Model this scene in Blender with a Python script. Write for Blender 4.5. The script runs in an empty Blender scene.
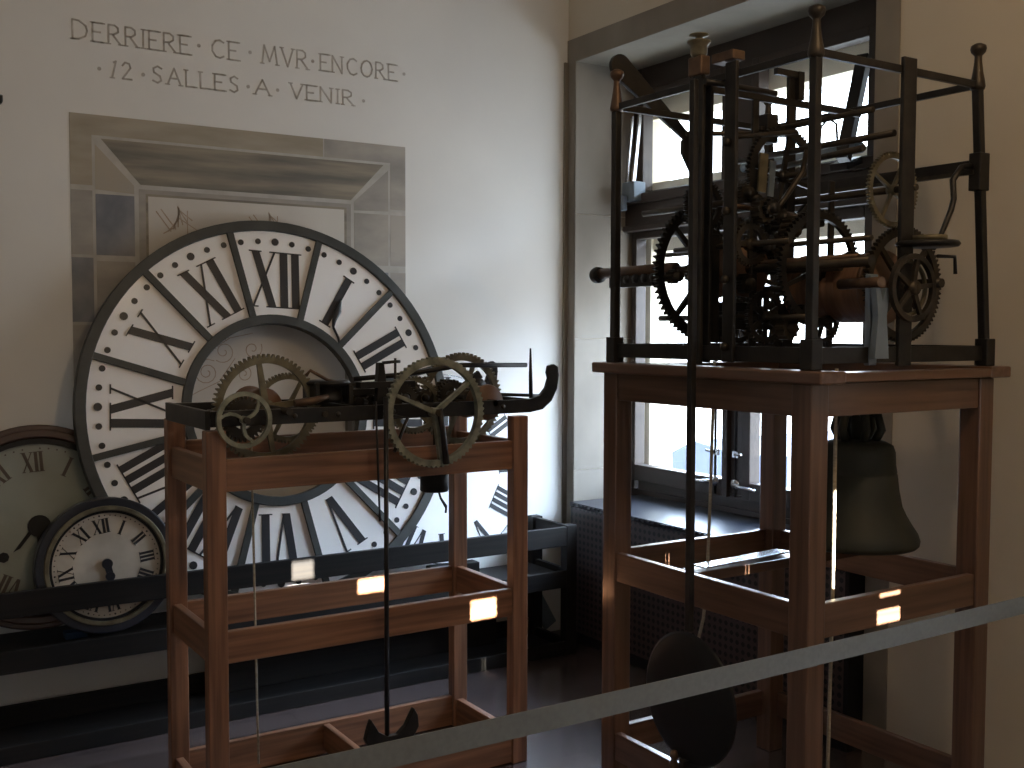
import bpy, bmesh, math, random
from mathutils import Vector, Matrix
random.seed(7)
PI = math.pi
scn = bpy.context.scene
C = scn.collection

# ------------------------------------------------------------------ camera
cam_data = bpy.data.cameras.new('camera')
cam = bpy.data.objects.new('camera', cam_data); C.objects.link(cam)
cam_data.sensor_fit = 'HORIZONTAL'; cam_data.sensor_width = 36.0
cam_data.lens = 36.0 * 1073.35 / 1024.0
cam_data.clip_start = 0.05; cam_data.clip_end = 200
yaw, pitch, roll = math.radians(32.695), math.radians(2.911), math.radians(0.151)
F = Vector((math.sin(yaw) * math.cos(pitch), math.cos(yaw) * math.cos(pitch), -math.sin(pitch)))
Rr = Vector((math.cos(yaw), -math.sin(yaw), 0)); Uu = Rr.cross(F)
R2 = math.cos(roll) * Rr + math.sin(roll) * Uu
U2 = -math.sin(roll) * Rr + math.cos(roll) * Uu
cam.matrix_world = Matrix(((R2.x, U2.x, -F.x, 0), (R2.y, U2.y, -F.y, 0), (R2.z, U2.z, -F.z, 1.6), (0, 0, 0, 1)))
scn.camera = cam

# ------------------------------------------------------------------ light
scn.view_settings.view_transform = 'Standard'
scn.view_settings.look = 'None'
scn.view_settings.gamma = 1.0
scn.view_settings.use_curve_mapping = False
scn.view_settings.exposure = 0.12
world = bpy.data.worlds.new('sky'); scn.world = world; world.use_nodes = True
wb = world.node_tree.nodes['Background']
wb.inputs['Strength'].default_value = 50
_wt = world.node_tree; _tc = _wt.nodes.new('ShaderNodeTexCoord'); _sx = _wt.nodes.new('ShaderNodeSeparateXYZ'); _mr = _wt.nodes.new('ShaderNodeMapRange'); _cr = _wt.nodes.new('ShaderNodeValToRGB')
_wt.links.new(_tc.outputs['Generated'], _sx.inputs[0]); _wt.links.new(_sx.outputs['Z'], _mr.inputs['Value']); _mr.inputs['From Min'].default_value = -1
_wt.links.new(_mr.outputs[0], _cr.inputs['Fac']); _wt.links.new(_cr.outputs['Color'], wb.inputs['Color'])
_e = _cr.color_ramp.elements; _e[0].position = 0.0; _e[0].color = (.10, .12, .14, 1); _e[1].position = 1.0; _e[1].color = (.20, .30, .55, 1)
for _p, _c in ((.50, (.10, .11, .12, 1)), (.64, (.13, .15, .17, 1)), (.68, (.63, .79, 1.0, 1)), (.86, (.56, .74, 1.0, 1)), (.92, (.25, .36, .60, 1))):
    _x = _e.new(_p); _x.color = _c

sd = bpy.data.lights.new('sun', 'SUN'); sd.energy = 110; sd.angle = 0.003; sd.color = (1, .95, .82)
sun = bpy.data.objects.new('sun', sd); C.objects.link(sun)
SUN = Vector((0.05, 1.0, -0.42)).normalized()
sun.rotation_euler = SUN.to_track_quat('-Z', 'Y').to_euler(); sun.location = (1, -4, 5)

def lamp(name, loc, energy, col, rad):
    d = bpy.data.lights.new(name, 'POINT'); d.energy = energy; d.color = col; d.shadow_soft_size = rad
    o = bpy.data.objects.new(name, d); C.objects.link(o); o.location = loc; return o
lamp('ceiling_or_fill_lamp', (1.85, .50, 3.5), 38, (1.0, .72, .43), .07)
lamp('ceiling_or_fill_lamp', (-0.6, 1.2, 3.4), 4, (1.0, .84, .66), .12)  # unseen weak lamp, added as warm fill for the room
pd = bpy.data.lights.new('window_portal', 'AREA'); pd.shape = 'RECTANGLE'; pd.size = 1.9; pd.size_y = 2.3
pd.cycles.is_portal = True
po = bpy.data.objects.new('window_portal', pd); C.objects.link(po)
po.location = (3.93, 3.65, 1.85); po.rotation_euler = Vector((-1, 0, 0)).to_track_quat('-Z', 'Z').to_euler()

pd2 = bpy.data.lights.new('window_portal', 'AREA'); pd2.shape = 'RECTANGLE'; pd2.size = 1.2; pd2.size_y = 1.2
pd2.cycles.is_portal = True
po2 = bpy.data.objects.new('window_portal', pd2); C.objects.link(po2)
po2.location = (3.93, .1, 1.65); po2.rotation_euler = po.rotation_euler

# ------------------------------------------------------------------ materials
def new_mat(name):
    m = bpy.data.materials.new(name); m.use_nodes = True
    return m, m.node_tree, m.node_tree.nodes['Principled BSDF']

def mat(name, c1, c2=None, scale=(6, 6, 6), rough=.6, metal=0., detail=4, bump=0., spec=.5, coat=0.):
    m, nt, b = new_mat(name)
    b.inputs['Roughness'].default_value = rough; b.inputs['Metallic'].default_value = metal
    b.inputs['Specular IOR Level'].default_value = spec
    b.inputs['Coat Weight'].default_value = coat; b.inputs['Coat Roughness'].default_value = .12
    c1 = (*c1, 1); c2 = (*(c2 or c1[:3]), 1)
    tc = nt.nodes.new('ShaderNodeTexCoord'); mp = nt.nodes.new('ShaderNodeMapping')
    mp.inputs['Scale'].default_value = scale
    nz = nt.nodes.new('ShaderNodeTexNoise'); nz.inputs['Scale'].default_value = 1.; nz.inputs['Detail'].default_value = detail
    rp = nt.nodes.new('ShaderNodeValToRGB')
    rp.color_ramp.elements[0].position = .33; rp.color_ramp.elements[1].position = .67
    rp.color_ramp.elements[0].color = c1; rp.color_ramp.elements[1].color = c2
    L = nt.links.new
    L(tc.outputs['Object'], mp.inputs['Vector']); L(mp.outputs[0], nz.inputs['Vector'])
    L(nz.outputs['Fac'], rp.inputs['Fac']); L(rp.outputs['Color'], b.inputs['Base Color'])
    if bump:
        bp = nt.nodes.new('ShaderNodeBump'); bp.inputs['Strength'].default_value = bump; bp.inputs['Distance'].default_value = .01
        L(nz.outputs['Fac'], bp.inputs['Height']); L(bp.outputs[0], b.inputs['Normal'])
    return m

M = {}
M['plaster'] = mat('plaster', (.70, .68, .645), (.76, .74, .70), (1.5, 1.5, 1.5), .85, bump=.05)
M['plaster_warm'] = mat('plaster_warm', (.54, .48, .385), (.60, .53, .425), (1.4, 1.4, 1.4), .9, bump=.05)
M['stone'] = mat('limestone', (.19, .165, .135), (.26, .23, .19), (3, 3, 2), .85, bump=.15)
M['ceiling'] = mat('ceiling_paint', (.6, .57, .52), None, rough=.9)
def wood(name, a, b, axis, rough=.45, coat=.0, spec=.5):
    s = [48, 48, 48]; s['XYZ'.index(axis)] = 2.2
    return mat(name, a, b, tuple(s), rough, detail=6, bump=.06, coat=coat, spec=spec)
for ax in 'XYZ':
    M['ow' + ax] = wood('reddish_wood_' + ax.lower(), (.125, .056, .030), (.29, .138, .075), ax, .36, .15)
    M['dw' + ax] = wood('dark_oak_' + ax.lower(), (.085, .044, .028), (.160, .085, .054), ax, .30, .25)
    M['bk' + ax] = wood('black_stained_wood_' + ax.lower(), (.010, .009, .009), (.018, .015, .013), ax, .55, 0, .22)
M['iron'] = mat('black_iron', (.016, .015, .015), (.035, .030, .026), (14, 14, 14), .42, .55, bump=.1)
M['iron_worn'] = mat('worn_iron', (.030, .025, .020), (.065, .050, .035), (18, 18, 18), .45, .6, bump=.1)
M['brass'] = mat('tarnished_brass', (.105, .088, .055), (.21, .185, .12), (20, 20, 20), .42, .45)
M['green_brass'] = mat('verdigris_brass', (.14, .145, .11), (.30, .30, .23), (25, 25, 25), .5, .35)
M['copper'] = mat('copper_bronze', (.085, .050, .032), (.15, .090, .055), (18, 18, 18), .45, .55)
M['drum'] = mat('winding_drum_wood', (.12, .062, .034), (.19, .10, .055), (4, 60, 4), .5)
M['steel'] = mat('bright_steel', (.45, .47, .50), (.6, .62, .65), (8, 8, 8), .25, .9)
M['bluegrey'] = mat('grey_painted_metal', (.16, .20, .25), (.2, .25, .3), (8, 8, 8), .4, .2)
M['bell'] = mat('bell_bronze', (.020, .021, .015), (.036, .035, .024), (9, 9, 3), .62, .3, bump=.08)
M['enamel'] = mat('white_enamel', (.86, .83, .80), (.90, .87, .84), (3, 3, 3), .12, spec=.6)
M['enamel_plain'] = mat('milk_glass', (.84, .85, .88), (.9, .9, .92), (3, 3, 3), .12, spec=.6)
M['dialiron'] = mat('dial_cast_iron', (.030, .032, .030), (.05, .052, .048), (10, 10, 10), .5, .2)
M['ink'] = mat('numeral_black', (.018, .018, .022), None, rough=.4)
M['ink_soft'] = mat('numeral_brown_black', (.06, .045, .035), None, rough=.5)
M['paper'] = mat('aged_clock_face', (.50, .43, .34), (.66, .59, .49), (7, 7, 7), .45)
M['greenface'] = mat('grey_green_glass_face', (.22, .24, .21), (.27, .29, .25), (2, 2, 2), .12, spec=.7)
M['mahog'] = mat('mahogany_bezel', (.050, .025, .018), (.080, .042, .028), (4, 4, 4), .3)
M['blackpaint'] = mat('black_paint', (.008, .008, .009), None, rough=.5, spec=.3)
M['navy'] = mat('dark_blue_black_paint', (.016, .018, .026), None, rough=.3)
M['frame'] = mat('dark_window_wood', (.030, .020, .015), (.045, .030, .022), (4, 4, 12), .5)
M['cream'] = mat('cream_painted_stone', (.70, .64, .50), None, rough=.8)
M['strap'] = mat('grey_webbing', (.135, .135, .122), (.155, .155, .14), (90, 3, 90), .8)
M['cord'] = mat('twisted_cord', (.30, .25, .18), (.42, .36, .27), (60, 60, 160), .85)
M['darkcord'] = mat('dark_cord', (.05, .045, .04), None, rough=.7)
M['script'] = mat('grey_wall_lettering', (.38, .345, .295), (.54, .50, .45), (25, 25, 25), .9)
M['sketch'] = mat('brown_sketch_line', (.34, .25, .18), (.45, .36, .28), (30, 30, 30), .9)
M['mA'] = mat('painted_stone_beige', (.30, .255, .19), (.40, .35, .275), (3, 3, 14), .9)
M['mB'] = mat('painted_stone_blue_grey', (.16, .165, .185), (.30, .29, .29), (7, 7, 5), .9)
M['mC'] = mat('painted_stone_grey', (.27, .25, .225), (.41, .37, .32), (4, 4, 9), .9)
M['mD'] = mat('painted_stone_umber', (.155, .14, .12), (.33, .285, .215), (2, 2, 20), .9)
M['mE'] = mat('painted_stone_tan', (.40, .34, .26), (.36, .33, .28), (5, 5, 5), .9)
M['mL'] = mat('painted_joint_line', (.50, .47, .43), (.40, .37, .33), (12, 12, 12), .9)
M['mP'] = mat('painted_panel', (.56, .52, .47), (.62, .58, .52), (3, 3, 3), .9)
M['roof'] = mat('distant_slate_roof', (.018, .024, .038), (.022, .03, .046), (2, 2, 2), .8)
M['bluebox'] = mat('blue_card', (.02, .06, .14), None, rough=.6)

# dark floor boards
m, nt, b = new_mat('floor_boards'); M['floor'] = m
tc = nt.nodes.new('ShaderNodeTexCoord'); bk = nt.nodes.new('ShaderNodeTexBrick')
bk.inputs['Color1'].default_value = (.085, .062, .060, 1); bk.inputs['Color2'].default_value = (.135, .098, .090, 1)
bk.inputs['Mortar'].default_value = (.015, .012, .012, 1); bk.inputs['Scale'].default_value = 1
bk.inputs['Mortar Size'].default_value = .003; bk.inputs['Brick Width'].default_value = 1.6; bk.inputs['Row Height'].default_value = .14
nz = nt.nodes.new('ShaderNodeTexNoise'); mp = nt.nodes.new('ShaderNodeMapping'); mp.inputs['Scale'].default_value = (2, 20, 1)
mx = nt.nodes.new('ShaderNodeMixRGB'); mx.blend_type = 'MULTIPLY'; mx.inputs[0].default_value = .55
L = nt.links.new
L(tc.outputs['Object'], bk.inputs['Vector']); L(tc.outputs['Object'], mp.inputs['Vector']); L(mp.outputs[0], nz.inputs['Vector'])
L(bk.outputs['Color'], mx.inputs[1]); L(nz.outputs['Fac'], mx.inputs[2]); L(mx.outputs[0], b.inputs['Base Color'])
b.inputs['Roughness'].default_value = .24; b.inputs['Specular IOR Level'].default_value = .7; b.inputs['Coat Weight'].default_value = .5; b.inputs['Coat Roughness'].default_value = .22
# thin window glass
m, nt, b = new_mat('window_glass'); M['glass'] = m
nt.nodes.remove(b); out = nt.nodes['Material Output']
tr = nt.nodes.new('ShaderNodeBsdfTransparent'); gl = nt.nodes.new('ShaderNodeBsdfGlossy'); gl.inputs['Roughness'].default_value = .03
ms = nt.nodes.new('ShaderNodeMixShader'); ms.inputs[0].default_value = .06
nt.links.new(tr.outputs[0], ms.inputs[1]); nt.links.new(gl.outputs[0], ms.inputs[2]); nt.links.new(ms.outputs[0], out.inputs['Surface'])
# clear cover glass over the old clock face
# perforated radiator sheet: rows of small holes
m, nt, b = new_mat('perforated_sheet'); M['perf'] = m
tc = nt.nodes.new('ShaderNodeTexCoord')
sx = nt.nodes.new('ShaderNodeSeparateXYZ'); nt.links.new(tc.outputs['Object'], sx.inputs[0])
def math_node(op, a, b_=None):
    n = nt.nodes.new('ShaderNodeMath'); n.operation = op
    for i, v in enumerate((a, b_)):
        if v is None: continue
        if isinstance(v, (int, float)): n.inputs[i].default_value = v
        else: nt.links.new(v, n.inputs[i])
    return n.outputs[0]
S_ = 2 * PI / .034
fy = math_node('SINE', math_node('MULTIPLY', sx.outputs['Y'], S_))
fz = math_node('SINE', math_node('MULTIPLY', sx.outputs['Z'], S_))
hole = math_node('GREATER_THAN', math_node('ADD', fy, fz), .55)
mx = nt.nodes.new('ShaderNodeMixRGB'); mx.inputs[1].default_value = (.062, .040, .037, 1); mx.inputs[2].default_value = (.003, .003, .003, 1)
nt.links.new(hole, mx.inputs[0]); nt.links.new(mx.outputs[0], b.inputs['Base Color']); b.inputs['Roughness'].default_value = .45

# ------------------------------------------------------------------ mesh helpers
def nb(): return bmesh.new()
def add_box(bm, x0, x1, y0, y1, z0, z1, mi=0):
    v = [bm.verts.new((x, y, z)) for x in (x0, x1) for y in (y0, y1) for z in (z0, z1)]
    for f in ((0, 1, 3, 2), (4, 6, 7, 5), (0, 4, 5, 1), (2, 3, 7, 6), (0, 2, 6, 4), (1, 5, 7, 3)):
        fc = bm.faces.new([v[i] for i in f]); fc.material_index = mi
    return bm
def frame_of(d, up=None):
    d = d.normalized(); up = Vector(up) if up else Vector((0, 0, 1))
    if abs(d.dot(up)) > .97: up = Vector((0, 1, 0)) if abs(d.y) < .9 else Vector((1, 0, 0))
    a = up.cross(d).normalized(); b = d.cross(a).normalized()
    return a, b
def add_bar(bm, p, q, w, h, up=None):
    """rectangular bar from p to q; w across, h along up"""
    p, q = Vector(p), Vector(q); a, b = frame_of(q - p, up)
    v = []
    for c in (p, q):
        for s, t in ((-1, -1), (1, -1), (1, 1), (-1, 1)): v.append(bm.verts.new(c + a * w / 2 * s + b * h / 2 * t))
    for f in ((0, 3, 2, 1), (4, 5, 6, 7), (0, 1, 5, 4), (1, 2, 6, 5), (2, 3, 7, 6), (3, 0, 4, 7)): bm.faces.new([v[i] for i in f])
    return bm
def add_tube(bm, pts, r, n=10, caps=True):
    pts = [Vector(p) for p in pts]; rs = r if isinstance(r, (list, tuple)) else [r] * len(pts)
    rings = []; a0 = None
    for i, p in enumerate(pts):
        d = (pts[min(i + 1, len(pts) - 1)] - pts[max(i - 1, 0)]).normalized()
        if a0 is None: a, b_ = frame_of(d)
        else:
            a = (a0 - d * a0.dot(d)).normalized(); b_ = d.cross(a).normalized()
        a0 = a
        rings.append([bm.verts.new(p + (a * math.cos(t) + b_ * math.sin(t)) * rs[i]) for t in [2 * PI * k / n for k in range(n)]])
    for i in range(len(rings) - 1):
        for k in range(n):
            f = bm.faces.new((rings[i][k], rings[i][(k + 1) % n], rings[i + 1][(k + 1) % n], rings[i + 1][k])); f.smooth = True
    if caps:
        bm.faces.new(rings[0][::-1]); bm.faces.new(rings[-1])
    return bm
def add_lathe(bm, prof, origin, axis=(0, 0, 1), n=32):
    """profile of (radius, height) turned about an axis through origin"""
    o = Vector(origin); ax = Vector(axis).normalized(); a, b_ = frame_of(ax)
    rings = []
    for r, z in prof:
        if r < 1e-6: rings.append([bm.verts.new(o + ax * z)])
        else: rings.append([bm.verts.new(o + ax * z + (a * math.cos(t) + b_ * math.sin(t)) * r) for t in [2 * PI * k / n for k in range(n)]])
    for i in range(len(rings) - 1):
        A, B = rings[i], rings[i + 1]
        for k in range(n):
            j = (k + 1) % n
            if len(A) == 1 and len(B) == 1: continue
            if len(A) == 1: f = bm.faces.new((A[0], B[j], B[k]))
            elif len(B) == 1: f = bm.faces.new((A[k], A[j], B[0]))
            else: f = bm.faces.new((A[k], A[j], B[j], B[k]))
            f.smooth = True
    return bm
def add_prism(bm, poly, mp, t0, t1, mi=0):
    """polygon in a 2D frame; mp(u, v, w) -> world; thickness from t0 to t1"""
    A = [bm.verts.new(mp(u, v, t0)) for u, v in poly]; B = [bm.verts.new(mp(u, v, t1)) for u, v in poly]
    n = len(poly)
    fs = [bm.faces.new(A[::-1]), bm.faces.new(B)] + [bm.faces.new((A[k], A[(k + 1) % n], B[(k + 1) % n], B[k])) for k in range(n)]
    for f in fs: f.material_index = mi
def add_ring(bm, mp, r0, r1, t0, t1, n=64, a0=0., a1=2 * PI, outer=None):
    """flat annulus (or arc) between radii r0 and r1"""
    full = abs(a1 - a0 - 2 * PI) < 1e-6; N = n if full else n + 1
    V = []
    for k in range(N):
        t = a0 + (a1 - a0) * k / n; s, c = math.sin(t), math.cos(t); R = outer[k] if outer else r1
        V.append([bm.verts.new(mp(s * r, c * r, w)) for r in (r0, R) for w in (t0, t1)])
    for k in range(n):
        A, B = V[k], V[(k + 1) % N]
        for i, j in ((0, 1), (1, 3), (3, 2), (2, 0)): bm.faces.new((A[i], A[j], B[j], B[i]))
    if not full:
        for A in (V[0], V[-1]): bm.faces.new((A[0], A[1], A[3], A[2]))
def plane_map(origin, u, v, w):
    o, u, v, w = Vector(origin), Vector(u), Vector(v), Vector(w)
    return lambda a, b, c=0.: o + u * a + v * b + w * c
def add_gear(bm, c, R, n, th, rim=.022, spokes=4, hub=.02, axis='Y', tooth=.012, sw=.014, ph=0., curved=False):
    if axis == 'Y': mp = plane_map(c, (1, 0, 0), (0, 0, 1), (0, 1, 0))
    elif axis == 'X': mp = plane_map(c, (0, 1, 0), (0, 0, 1), (1, 0, 0))
    else: mp = plane_map(c, (1, 0, 0), (0, 1, 0), (0, 0, 1))
    if n:
        outer = []
        for k in range(n): outer += [R - tooth, R - tooth, R, R * .998]
        N = 4 * n
    else: outer = None; N = 48
    Ro = R - tooth if n else R
    add_ring(bm, mp, Ro - rim, R, -th / 2, th / 2, N, outer=outer)
    for k in range(spokes):
        t = ph + 2 * PI * k / spokes; s, co = math.sin(t), math.cos(t)
        pts = []
        steps = 5 if curved else 2
        L_ = [hub * .6 + (Ro - rim * .6 - hub * .6) * i / (steps - 1) for i in range(steps)]
        def P_(r, off): return (s * r + co * off, co * r - s * off)
        bow = lambda r: .25 * R * math.sin(PI * r / Ro) if curved else 0
        left = [P_(r, bow(r) - sw / 2 * (1.25 - .5 * r / Ro)) for r in L_]; right = [P_(r, bow(r) + sw / 2 * (1.25 - .5 * r / Ro)) for r in L_]
        add_prism(bm, left + right[::-1], mp, -th * .36, th * .36)
    ax = {'X': (1, 0, 0), 'Y': (0, 1, 0), 'Z': (0, 0, 1)}[axis]
    add_lathe(bm, [(0, -th), (hub, -th), (hub, th), (0, th)], c, ax, 16)
    return bm

def obj(name, bm, mats, parent=None, bevel=0., smooth=False):
    bmesh.ops.recalc_face_normals(bm, faces=bm.faces)
    me = bpy.data.meshes.new(name)
    if parent is not None:
        off = Vector(parent.get('_base', (0, 0, 0)))
        bmesh.ops.translate(bm, verts=bm.verts, vec=-off)
    bm.to_mesh(me); bm.free()
    for m_ in (mats if isinstance(mats, (list, tuple)) else [mats]): me.materials.append(m_)
    o = bpy.data.objects.new(name, me); C.objects.link(o)
    if parent is not None:
        o.parent = parent; o['_base'] = tuple(parent.get('_base', (0, 0, 0)))
    if bevel:
        md = o.modifiers.new('bevel', 'BEVEL'); md.width = bevel; md.segments = 2; md.limit_method = 'ANGLE'
    return o
def thing(name, label, cat, base, group=None):
    o = bpy.data.objects.new(name, None); C.objects.link(o); o.location = base; o.empty_display_size = .05
    o['label'] = label; o['category'] = cat; o['_base'] = tuple(base)
    if group: o['group'] = group
    return o
def tag(o, label, cat, group=None):
    o['label'] = label; o['category'] = cat
    if group: o['group'] = group
    return o
def struct(name, bm, m, parent=None, bevel=0.):
    o = obj(name, bm, m, parent, bevel)
    if parent is None: o['kind'] = 'structure'
    return o
def box_part(name, dims, m, parent, bevel=.003): return obj(name, add_box(nb(), *dims), m, parent, bevel)

# ------------------------------------------------------------------ room
XW, YW, H = 3.31, 4.62, 3.75
X0, YB = -2.2, -1.5
struct('floor', add_box(nb(), X0, 3.95, YB, YW, -.05, 0), M['floor'])
struct('ceiling', add_box(nb(), X0 - .1, 3.95, YB - .1, YW + .15, H, H + .1), M['ceiling'])
struct('wall_left', add_box(nb(), X0 - .1, 3.95, YW, YW + .15, -.05, H), M['plaster'])
struct('wall_side', add_box(nb(), X0 - .1, X0, YB, YW, -.05, H), M['plaster'])
# rear wall with unseen slots added and aimed to throw the sun patches
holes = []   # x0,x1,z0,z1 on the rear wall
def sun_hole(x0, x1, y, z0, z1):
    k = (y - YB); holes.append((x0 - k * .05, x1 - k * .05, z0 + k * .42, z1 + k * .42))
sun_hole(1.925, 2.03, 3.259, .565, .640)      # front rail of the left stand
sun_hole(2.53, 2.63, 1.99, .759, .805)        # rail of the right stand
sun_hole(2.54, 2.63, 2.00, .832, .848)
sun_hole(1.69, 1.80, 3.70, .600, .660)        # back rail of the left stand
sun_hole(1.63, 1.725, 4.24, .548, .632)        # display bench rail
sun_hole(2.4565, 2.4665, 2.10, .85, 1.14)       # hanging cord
xs = sorted({X0, 3.95, *[h[0] for h in holes], *[h[1] for h in holes]})
bm = nb()
for i in range(len(xs) - 1):
    a, b_ = xs[i], xs[i + 1]; mid = (a + b_) / 2
    hs = sorted([(h[2], h[3]) for h in holes if h[0] < mid < h[1]]); z = -.05
    for z0, z1 in hs:
        if z0 > z: add_box(bm, a, b_, YB - .02, YB, z, z0)
        z = max(z, z1)
    add_box(bm, a, b_, YB - .02, YB, z, H)
struct('wall_back', bm, M['plaster'])
# window wall with its deep niche
NY0, NY1, NZ = 2.665, 4.55, 2.985
bm = nb()
add_box(bm, XW, 3.95, .65, NY0, -.05, H); add_box(bm, XW, 3.95, YB, -.45, -.05, H)
add_box(bm, XW, 3.95, -.45, .65, -.05, 1.1); add_box(bm, XW, 3.95, -.45, .65, 2.2, H)
add_box(bm, XW, 3.95, NY1, YW, -.05, H)
add_box(bm, XW, 3.95, NY0, NY1, NZ, H)
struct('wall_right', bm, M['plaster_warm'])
struct('trim_4', add_box(nb(), 3.69, 3.95, NY0, NY1, -.05, .74), M['frame'])
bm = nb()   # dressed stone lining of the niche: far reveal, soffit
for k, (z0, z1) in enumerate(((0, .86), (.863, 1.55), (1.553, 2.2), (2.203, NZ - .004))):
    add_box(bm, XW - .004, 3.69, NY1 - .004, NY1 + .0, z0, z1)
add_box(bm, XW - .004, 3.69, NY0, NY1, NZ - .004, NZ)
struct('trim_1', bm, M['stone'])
bm = nb()   # border round the niche
add_box(bm, XW - .006, XW, NY1, YW - .012, 0, NZ); add_box(bm, XW - .006, XW, NY0 - .105, NY0, 0, NZ)
add_box(bm, XW - .006, XW, NY0 - .105, YW, NZ, NZ + .115)
struct('trim_2', bm, M['stone'])
struct('trim_3', add_box(nb(), XW - .03, XW - .001, YW - .012, YW - .001, 0, NZ), M['stone'])

# ------------------------------------------------------------------ window
win = bpy.data.objects.new('window_1', None); C.objects.link(win); win.location = (3.72, 3.73, .74); win['_base'] = (3.72, 3.73, .74); win['kind'] = 'structure'
bm = nb()
XA, XB = 3.69, 3.76
add_box(bm, XA, XB, 4.49, NY1, 2.12, NZ); add_box(bm, XA, XB, 4.52, NY1, .74, 2.12); add_box(bm, XA, XB, NY0, 2.93, .74, NZ)
add_box(bm, XA + .002, XB, 3.66, 3.81, .805, 2.825); add_box(bm, XA + .003, XB, 2.932, 4.488, 2.83, NZ)
add_box(bm, XA + .003, XB, 2.932, 4.488, .74, .80)
obj('window_frame', bm, M['frame'], win, .004)
bm = nb(); add_box(bm, 3.63, 3.78, NY0 + .01, NY1 - .01, 2.12, 2.31)
add_box(bm, 3.60, 3.63, NY0 + .01, NY1 - .01, 2.26, 2.31); add_box(bm, 3.615, 3.63, NY0 + .01, NY1 - .01, 2.12, 2.15)
obj('transom', bm, M['frame'], win, .004)
def sash(y0, y1, z0, z1, w, bottom=None):
    bm = nb(); x0, x1 = 3.67, 3.74; bt = bottom or w
    add_box(bm, x0, x1, y0, y0 + w, z0, z1); add_box(bm, x0, x1, y1 - w, y1, z0, z1)
    add_box(bm, x0, x1, y0 + w, y1 - w, z0, z0 + bt); add_box(bm, x0, x1, y0 + w, y1 - w, z1 - w, z1)
    s = obj('sash', bm, M['frame'], win, .004)
    obj('pane', add_box(nb(), 3.708, 3.712, y0 + w, y1 - w, z0 + bt, z1 - w), M['glass'], s)
    return s
sash(3.81, 4.49, 2.31, 2.86, .045, bottom=.018)
sash(2.95, 3.66, 2.31, 2.86, .045, bottom=.018)
sL = sash(3.79, 4.53, .79, 2.12, .038, bottom=.085)
sR = sash(2.95, 3.69, .79, 2.12, .05, bottom=.085)
bm = nb()
add_box(bm, 3.80, 3.93, NY0, NY1, 2.73, NZ); add_box(bm, 3.80, 3.93, NY0, NY1, 2.02, 2.10)
add_box(bm, 3.77, 3.93, NY0, NY1, 2.30, 2.385); add_box(bm, 3.78, 3.93, 4.50, NY1, .74, 2.1)
obj('outer_reveal', bm, M['cream'], win)
for y, s in ((3.86, 1), (3.72, -1)):      # espagnolette handles
    bm = nb(); add_lathe(bm, [(0, 0), (.026, 0), (.03, .008), (.02, .02), (0, .022)], (3.668, y, .862), (-1, 0, 0), 8)
    add_tube(bm, [(3.64, y, .862), (3.635, y + s * .06, .855), (3.64, y + s * .15, .848)], [.011, .009, .007], 8)
    h_ = obj('handle', bm, M['steel'], win); h_['label'] = 'bright metal window handle'
    bm = nb(); add_box(bm, 3.655, 3.67, y - .02, y + .02, .99, 1.02); add_tube(bm, [(3.65, y, 1.005), (3.645, y + s * .05, 1.01)], .006, 6)
    obj('latch', bm, M['steel'], win)
    obj('bolt_rod', add_tube(nb(), [(3.66, y, .80), (3.66, y, 2.1)], .007, 6), M['iron'], win)
# stay arm that holds the upper light open, with its grey gearbox
bm = nb(); add_bar(bm, (3.60, 4.44, 2.33), (3.665, 4.46, 2.76), .018, .012); add_bar(bm, (3.585, 4.475, 2.36), (3.62, 4.475, 2.72), .008, .02)
obj('stay_arm', bm, M['steel'], win)
bm = nb(); add_box(bm, 3.55, 3.63, 4.37, 4.47, 2.27, 2.37); add_box(bm, 3.52, 3.55, 4.42, 4.50, 2.22, 2.30)
obj('stay_gearbox', bm, M['bluegrey'], win, .006)
bm = nb(); add_bar(bm, (3.45, 2.93, 2.28), (3.62, 2.975, 2.72), .05, .045); add_bar(bm, (3.62, 2.975, 2.72), (3.67, 2.98, 2.70), .03, .02)
add_bar(bm, (3.48, 2.98, 2.26), (3.60, 3.0, 2.30), .08, .03)
obj('stay_lever', bm, M['iron'], win, .003)
obj('stay_shaft', add_tube(nb(), [(3.585, 2.95, 2.345), (3.585, 3.62, 2.345)], .022, 10), M['bluegrey'], win)
obj('pull_loop', add_tube(nb(), [(3.50, 3.0, 2.33), (3.50, 3.01, 2.44), (3.50, 3.05, 2.47), (3.50, 3.09, 2.44), (3.50, 3.10, 2.34)], .005, 6), M['iron'], win)

win2 = bpy.data.objects.new('window_2', None); C.objects.link(win2); win2.location = (3.72, .1, 1.1); win2['_base'] = (3.72, .1, 1.1); win2['kind'] = 'structure'
bm = nb()
for y0, y1, z0, z1 in ((-.45, -.40, 1.1, 2.2), (.60, .65, 1.1, 2.2), (-.40, .60, 1.1, 1.15), (-.40, .60, 2.15, 2.2), (.07, .12, 1.15, 2.15)): add_box(bm, 3.69, 3.76, y0, y1, z0, z1)
obj('window_frame', bm, M['frame'], win2, .004)
for y0, y1 in ((-.40, .07), (.12, .60)): obj('pane', add_box(nb(), 3.72, 3.724, y0, y1, 1.15, 2.15), M['glass'], win2)

struct('added_eave', add_box(nb(), 3.952, 5.10, 2.2, 5.2, 3.10, 3.16), M['cream'])   # slab added outside to keep bright sky off the upper panes

# pale roof seen outside, below
bm = nb(); mpx = plane_map((9.5, 0, 0), (0, 1, 0), (0, 0, 1), (1, 0, 0))
add_prism(bm, [(10.75, -1.6), (8.8, -1.6), (8.8, .12), (9.7, .06), (10.42, .16), (10.85, -.03)], mpx, 0, 3)
tag(obj('house_roof', bm, M['roof']), 'pale blue-grey roof outside, low behind the lower left window pane', 'roof')

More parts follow.
